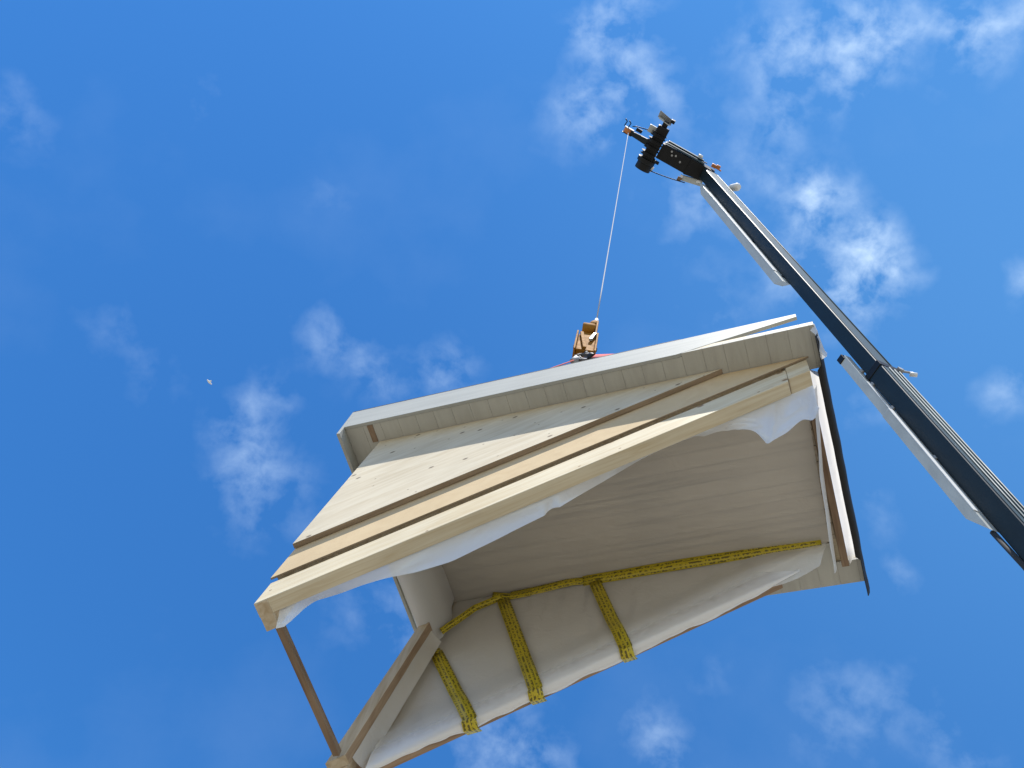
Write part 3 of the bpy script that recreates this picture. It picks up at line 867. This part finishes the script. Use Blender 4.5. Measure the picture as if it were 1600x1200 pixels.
# hoist rope along the top of the boom
bpart(MB().tube([(0.05, 0.45, -SF + 1), (0.05, 0.43, ZJ), (0.05, 0.40, L_)], 0.010, 6), 'luffing_rope', M['boom_black'], bevel=0)
# duct trays on the left of the underside
def tray(z0, z1, x0, x1, yb, taper0=0.25, taper1=0.25):
    mb = MB()
    mb.hexa([(x0, yb, z0 + taper0), (x1, yb, z0), (x1, 0.05, z0), (x0 + 0.02, 0.05, z0 + taper0)],
            [(x0, yb, z1 - taper1), (x1, yb, z1), (x1, 0.05, z1), (x0 + 0.02, 0.05, z1 - taper1)])
    return mb
tray_up = bpart(tray(6.75, L_ - 0.55, -0.268, -0.1175, -0.11, 0.2, 0.35), 'cable_tray', M['duct'])
tray_low = bpart(tray(0.22, 2.72, -0.268, -0.1325, -0.11, 0.35, 0.0), 'cable_tray', M['duct'])
tray_mid = bpart(tray(2.725, ZJ + 0.62, -0.280, -0.145, -0.06, 0.0, 0.05), 'cable_tray', M['duct'])
bpart(MB().box(-0.1165, -0.108, -0.128, -0.045, 7.2, L_ - 1.15), 'tray_glint', M['white'], parent=tray_up, bevel=0.002)  # white strip added as the sun glint along the tray edge
bpart(MB().box(-0.1315, -0.123, -0.128, -0.045, 0.55, 2.70), 'tray_glint', M['white'], parent=tray_low, bevel=0.002)
bpart(MB().box(-0.1435, -0.136, -0.080, -0.02, 2.74, 3.45), 'tray_glint', M['white'], parent=tray_mid, bevel=0.002)
bpart(MB().box(-0.28, -0.17, -0.075, 0.03, ZJ + 0.56, ZJ + 0.68), 'tray_end_cap', M['boom_black'], parent=tray_mid)
bpart(MB().tube([(-0.165, -0.03, 0.25), (-0.15, -0.01, -0.3), (-0.146, 0.0, -SF * 0.6)], 0.032, 8), 'hose', M['rubber'], bevel=0)
for zz in (ZJ + 0.12, ZJ - 0.25, 2.75, 1.6, 7.0, 8.6, 10.2):
    bpart(MB().box(-0.20, -0.11, -0.02, 0.03, zz, zz + 0.07), 'tray_bracket', M['steel'] if zz < 4 else M['boom_black'], parent=(tray_low if zz < ZJ else tray_up) if zz > ZJ + 0.2 or zz < 2.7 else tray_mid)
# rope guide at the joint, sticking out at the right
br = MB()
br.box(0.10, 0.17, 0.34, 0.41, ZJ - 0.04, ZJ + 0.03)
br.tube([(0.13, 0.40, ZJ), (0.17, 0.52, ZJ - 0.02)], 0.018, 8)
br.tube([(0.02, 0.42, ZJ + 0.04), (0.16, 0.46, ZJ + 0.04)], 0.02, 8)
guide = bpart(br, 'rope_guide', M['steel'])
bpart(MB().tube([(0.16, 0.50, ZJ - 0.06), (0.20, 0.58, ZJ - 0.10)], [0.035, 0.03], 10), 'guide_roller', M['white'], bevel=0, parent=guide)
# work lamp and small fittings near the top
lp = MB()
lp.tube([(0.10, 0.34, L_ - 1.02), (0.14, 0.36, L_ - 1.06), (0.23, 0.40, L_ - 1.2), (0.25, 0.41, L_ - 1.24)], [0.05, 0.078, 0.085, 0.05], 14)
lamp = bpart(lp, 'work_lamp', M['white'])
bpart(MB().box(0.12, 0.20, 0.33, 0.36, L_ - 1.1, L_ - 1.03), 'lamp_bracket', M['steel'], parent=lamp)

# head: short nose leaning forward from the boom top
Nn = (TIP - A); NL = Nn.length; Nn.normalize()
Nd = Rr.cross(Nn).normalized()
if Nd.z > 0: Nd = -Nd
NW = Matrix.Translation(-Vector((FOOT.x, FOOT.y, 0))) @ frame(A, Rr, Nd, Nn)    # nose frame: x right, y down, z outward
def npart(mb, name, mat, parent=crane, bevel=0.006):
    mb.xform(NW)
    return mb.build(name, mat, parent, bevel)
nose = MB()
nose.hexa([(-0.13, 0.02, -0.28), (0.13, 0.02, -0.28), (0.13, -0.36, -0.28), (-0.13, -0.36, -0.28)],
          [(-0.205, 0.10, 0.30), (0.165, 0.10, 0.30), (0.165, -0.25, 0.30), (-0.205, -0.25, 0.30)])
head = npart(nose, 'boom_head', M['boom_black'])
fly = npart(MB().hexa([(-0.19, 0.085, 0.3), (0.15, 0.085, 0.3), (0.15, -0.22, 0.3), (-0.19, -0.22, 0.3)],
                [(-0.19, 0.06, 0.98), (0.14, 0.06, 0.98), (0.14, -0.2, 0.98), (-0.19, -0.2, 0.98)]), 'fly_section', M['boom_black'])
npart(MB().hexa([(0.1665, 0.05, 0.0), (0.19, 0.05, 0.0), (0.19, -0.20, 0.0), (0.1665, -0.20, 0.0)],
                [(0.1665, 0.05, 0.95), (0.185, 0.05, 0.95), (0.185, -0.16, 0.95), (0.1665, -0.16, 0.95)]), 'sunlit_flank_plate', M['sunlit_flank'])
npart(MB().box(0.20, 0.215, -0.10, -0.03, -0.05, 0.93), 'flank_strip', M['boom_black'], fly)
npart(MB().box(0.217, 0.24, -0.14, -0.02, 0.05, 0.90), 'flank_strip', M['sunlit_flank'], fly)
for zz, xx in ((0.70, 0.02), (0.74, 0.09), (0.62, 0.05), (0.48, -0.02)):
    npart(MB().tube([(xx, 0.06, zz), (xx, 0.10, zz)], 0.022, 10), 'bolt', M['steel'], bevel=0, parent=fly)
# cross head with the sheaves
ch = MB()
ch.box(-0.42, 0.44, -0.12, 0.12, 1.00, 1.26)
cross = npart(ch, 'cross_head', M['boom_black'], bevel=0.02)
npart(MB().tube([(-0.56, 0, 1.12), (-0.40, 0, 1.12)], 0.175, 24), 'sheave_drum', M['boom_black'], bevel=0.01, parent=cross)
npart(MB().tube([(-0.40, 0, 1.13), (-0.30, 0, 1.13)], 0.20, 24), 'sheave_drum', M['boom_black'], bevel=0.01, parent=cross)
for xx in (-0.2, -0.05, 0.10, 0.24):
    sv = MB()
    sv.tube([(xx - 0.035, 0.02, 1.15), (xx - 0.012, 0.02, 1.15), (xx + 0.012, 0.02, 1.15), (xx + 0.035, 0.02, 1.15)], [0.185, 0.15, 0.15, 0.185], 26)
    npart(sv, 'sheave', M['boom_black'], cross, 0)
npart(MB().hexa([(-0.52, 0.02, 0.92), (-0.40, 0.02, 0.90), (-0.40, -0.05, 0.90), (-0.52, -0.05, 0.92)], [(-0.50, 0.04, 1.0), (-0.38, 0.04, 1.0), (-0.38, -0.05, 1.0), (-0.50, -0.05, 1.0)]), 'rope_clamp', M['white'], parent=cross)
npart(MB().box(-0.30, -0.24, 0.0, 0.10, 0.86, 1.0), 'bracket', M['boom_black'])
# tilted plate at the right end of the cross head
gp = MB()
q0 = [(0.70, 1.376), (0.63, 1.047), (0.505, 1.03), (0.545, 1.364)]
gp.hexa([(x, -0.16 + (x - 0.6) * 0.5, z) for x, z in q0], [(x, -0.175 + (x - 0.6) * 0.5, z) for x, z in q0])
npart(gp, 'guard_plate', M['steel'], cross, 0.003)
npart(MB().hexa([(0.515, 0.06, 1.05), (0.535, 0.06, 1.05), (0.535, -0.2, 1.05), (0.515, -0.2, 1.05)], [(0.55, 0.02, 1.33), (0.57, 0.02, 1.33), (0.57, -0.2, 1.33), (0.55, -0.2, 1.33)]), 'guard_bracket', M['duct'], bevel=0.003, parent=cross)
npart(MB().box(0.44, 0.56, -0.10, 0.04, 1.08, 1.2), 'guard_bracket', M['boom_black'], parent=cross)
npart(MB().box(0.58, 0.65, -0.22, -0.02, 0.98, 1.07), 'lamp_box', M['boom_black'], parent=cross)
# light coloured box and arm to the outer sheave
npart(MB().box(0.20, 0.36, -0.10, 0.0, 1.262, 1.42), 'sensor_box', M['duct'], parent=cross)
arm = MB()
arm.hexa([(-0.07, 0.07, 1.24), (0.07, 0.07, 1.24), (0.07, -0.07, 1.24), (-0.07, -0.07, 1.24)],
         [(-0.04, 0.04, NL - 0.04), (0.05, 0.04, NL - 0.04), (0.05, -0.05, NL - 0.04), (-0.04, -0.05, NL - 0.04)])
arm_o = npart(arm, 'nose_arm', M['boom'])
npart(MB().tube([(-0.04, 0.0, NL + 0.03), (0.06, 0.0, NL + 0.03)], [0.085, 0.085], 18), 'tip_sheave', M['orange'], bevel=0.006, parent=arm_o)
npart(MB().box(-0.055, -0.043, -0.1, 0.09, NL - 0.10, NL + 0.12), 'sheave_cheek', M['boom_black'], parent=arm_o)
npart(MB().box(0.063, 0.075, -0.1, 0.06, NL - 0.10, NL + 0.12), 'sheave_cheek', M['steel'], parent=arm_o)
for zz in (0.05, 0.14):
    npart(MB().tube([(0.07, -0.04, NL + zz), (0.17, -0.08, NL + zz - 0.01), (0.2, -0.1, NL + zz + 0.05)], 0.013, 6), 'anemometer_arm', M['boom_black'], bevel=0, parent=arm_o)
npart(MB().box(0.09, 0.16, -0.08, 0.0, NL - 0.26, NL - 0.12), 'limit_switch', M['boom_black'], parent=arm_o)
npart(MB().tube([(0.13, -0.06, NL - 0.02), (0.17, -0.07, NL - 0.10), (0.23, -0.08, 1.38)], 0.011, 6), 'cable', M['boom_black'], bevel=0)
# drooping cable from the drum back to the tray
cb = []
for k in range(15):
    t = k / 14
    cb.append((-0.50 + 0.14 * t, 0.02 + 0.09 * math.sin(math.pi * t), 1.0 - 0.83 * t))
npart(MB().tube(cb, 0.011, 6), 'cable', M['boom_black'], bevel=0)
npart(MB().hexa([(-0.27, 0.03, -0.16), (-0.14, 0.03, -0.16), (-0.14, -0.06, -0.16), (-0.27, -0.06, -0.16)], [(-0.36, 0.02, 0.27), (-0.24, 0.02, 0.27), (-0.24, -0.05, 0.27), (-0.36, -0.05, 0.27)]), 'cable_tray', M['duct'])
npart(MB().box(-0.385, -0.30, 0.0, 0.05, 0.27, 0.36), 'cable_clamp', M['brown'])
npart(MB().box(-0.29, -0.24, 0.0, 0.05, 0.27, 0.33), 'cable_clamp', M['white'])
npart(MB().tube([(-0.21, 0.045, -0.03), (-0.17, 0.045, -0.12)], 0.03, 8), 'cable_clamp', M['white'])
npart(MB().tube([(0.245, -0.18, 0.20), (0.255, -0.20, 0.10)], [0.045, 0.04], 10), 'marker_light', M['white'], bevel=0)
ob = MB(); ob.box(0.17, 0.245, -0.30, -0.20, -0.26, -0.16); ob.box(0.18, 0.27, -0.27, -0.2, -0.35, -0.262); ob.box(0.175, 0.205, -0.24, -0.2, -0.40, -0.352)
npart(ob, 'beacon', M['orange'])

# base of the crane, out of the frame to the right
MB().box(-1.2, 3.2, -1.25, 1.25, 0.75, 1.15).build('carrier_deck', M['boom'], crane, 0.02)
MB().tube([(0, 0, 1.155), (0, 0, 1.34)], 0.75, 32).build('slew_ring', M['steel'], crane)
bs_ = MB()
for s in (-1, 1):
    bs_.prism([(-0.5, 1.345), (0.9, 1.345), (0.5, 2.1), (-0.2, 2.25)], s * 0.26 - 0.04, s * 0.26 + 0.04)
bs_.build('turret', M['boom'], crane, 0.01)
for sx in (-0.9, 2.8):
    for sy in (-1.6, 1.6):
        MB().box(sx - 0.12, sx + 0.12, min(0, sy), max(0, sy), 0.5, 0.745).build('outrigger_beam', M['boom'], crane, 0.01)
        MB().tube([(sx, sy, 0.09), (sx, sy, 0.85)], 0.07, 12).build('outrigger_leg', M['steel'], crane)
        MB().tube([(sx, sy, 0.02), (sx, sy, 0.085)], 0.28, 20).build('outrigger_pad', M['rubber'], crane)

# ------------------------------------------------------------------ bird, very far up
bird = thing('white_bird', 'tiny white bird soaring far up in the blue sky left of the dormer', 'bird', Matrix.Translation((-16.915, 28.907, 51.382)) @ Matrix.Rotation(0.6, 4, 'Z'))
bd = MB()
bd.tube([(-0.20, 0, 0), (-0.15, 0, 0.005), (-0.05, 0, 0), (0.05, 0, 0), (0.12, 0, 0.01), (0.17, 0, 0.015), (0.21, 0, 0.008)], [0.012, 0.03, 0.06, 0.058, 0.04, 0.032, 0.006], 12)
bd.build('body', M['feather'], bird)
for s in (-1, 1):
    wv = []
    for k in range(7):
        t = k / 6
        yy = s * (0.03 + 0.10 * t)
        zz = 0.02 + 0.06 * math.sin(t * 2.2)
        xf = 0.06 - 0.05 * max(0, t - 0.4); xr = -0.06 - 0.05 * max(0, t - 0.5) + 0.05 * t
        wv.append([(xf, yy, zz), ((xf + xr) / 2, yy, zz + 0.012), (xr, yy, zz)])
    MB().sheet(wv).build('wing', M['feather'], bird, solid=0.008)
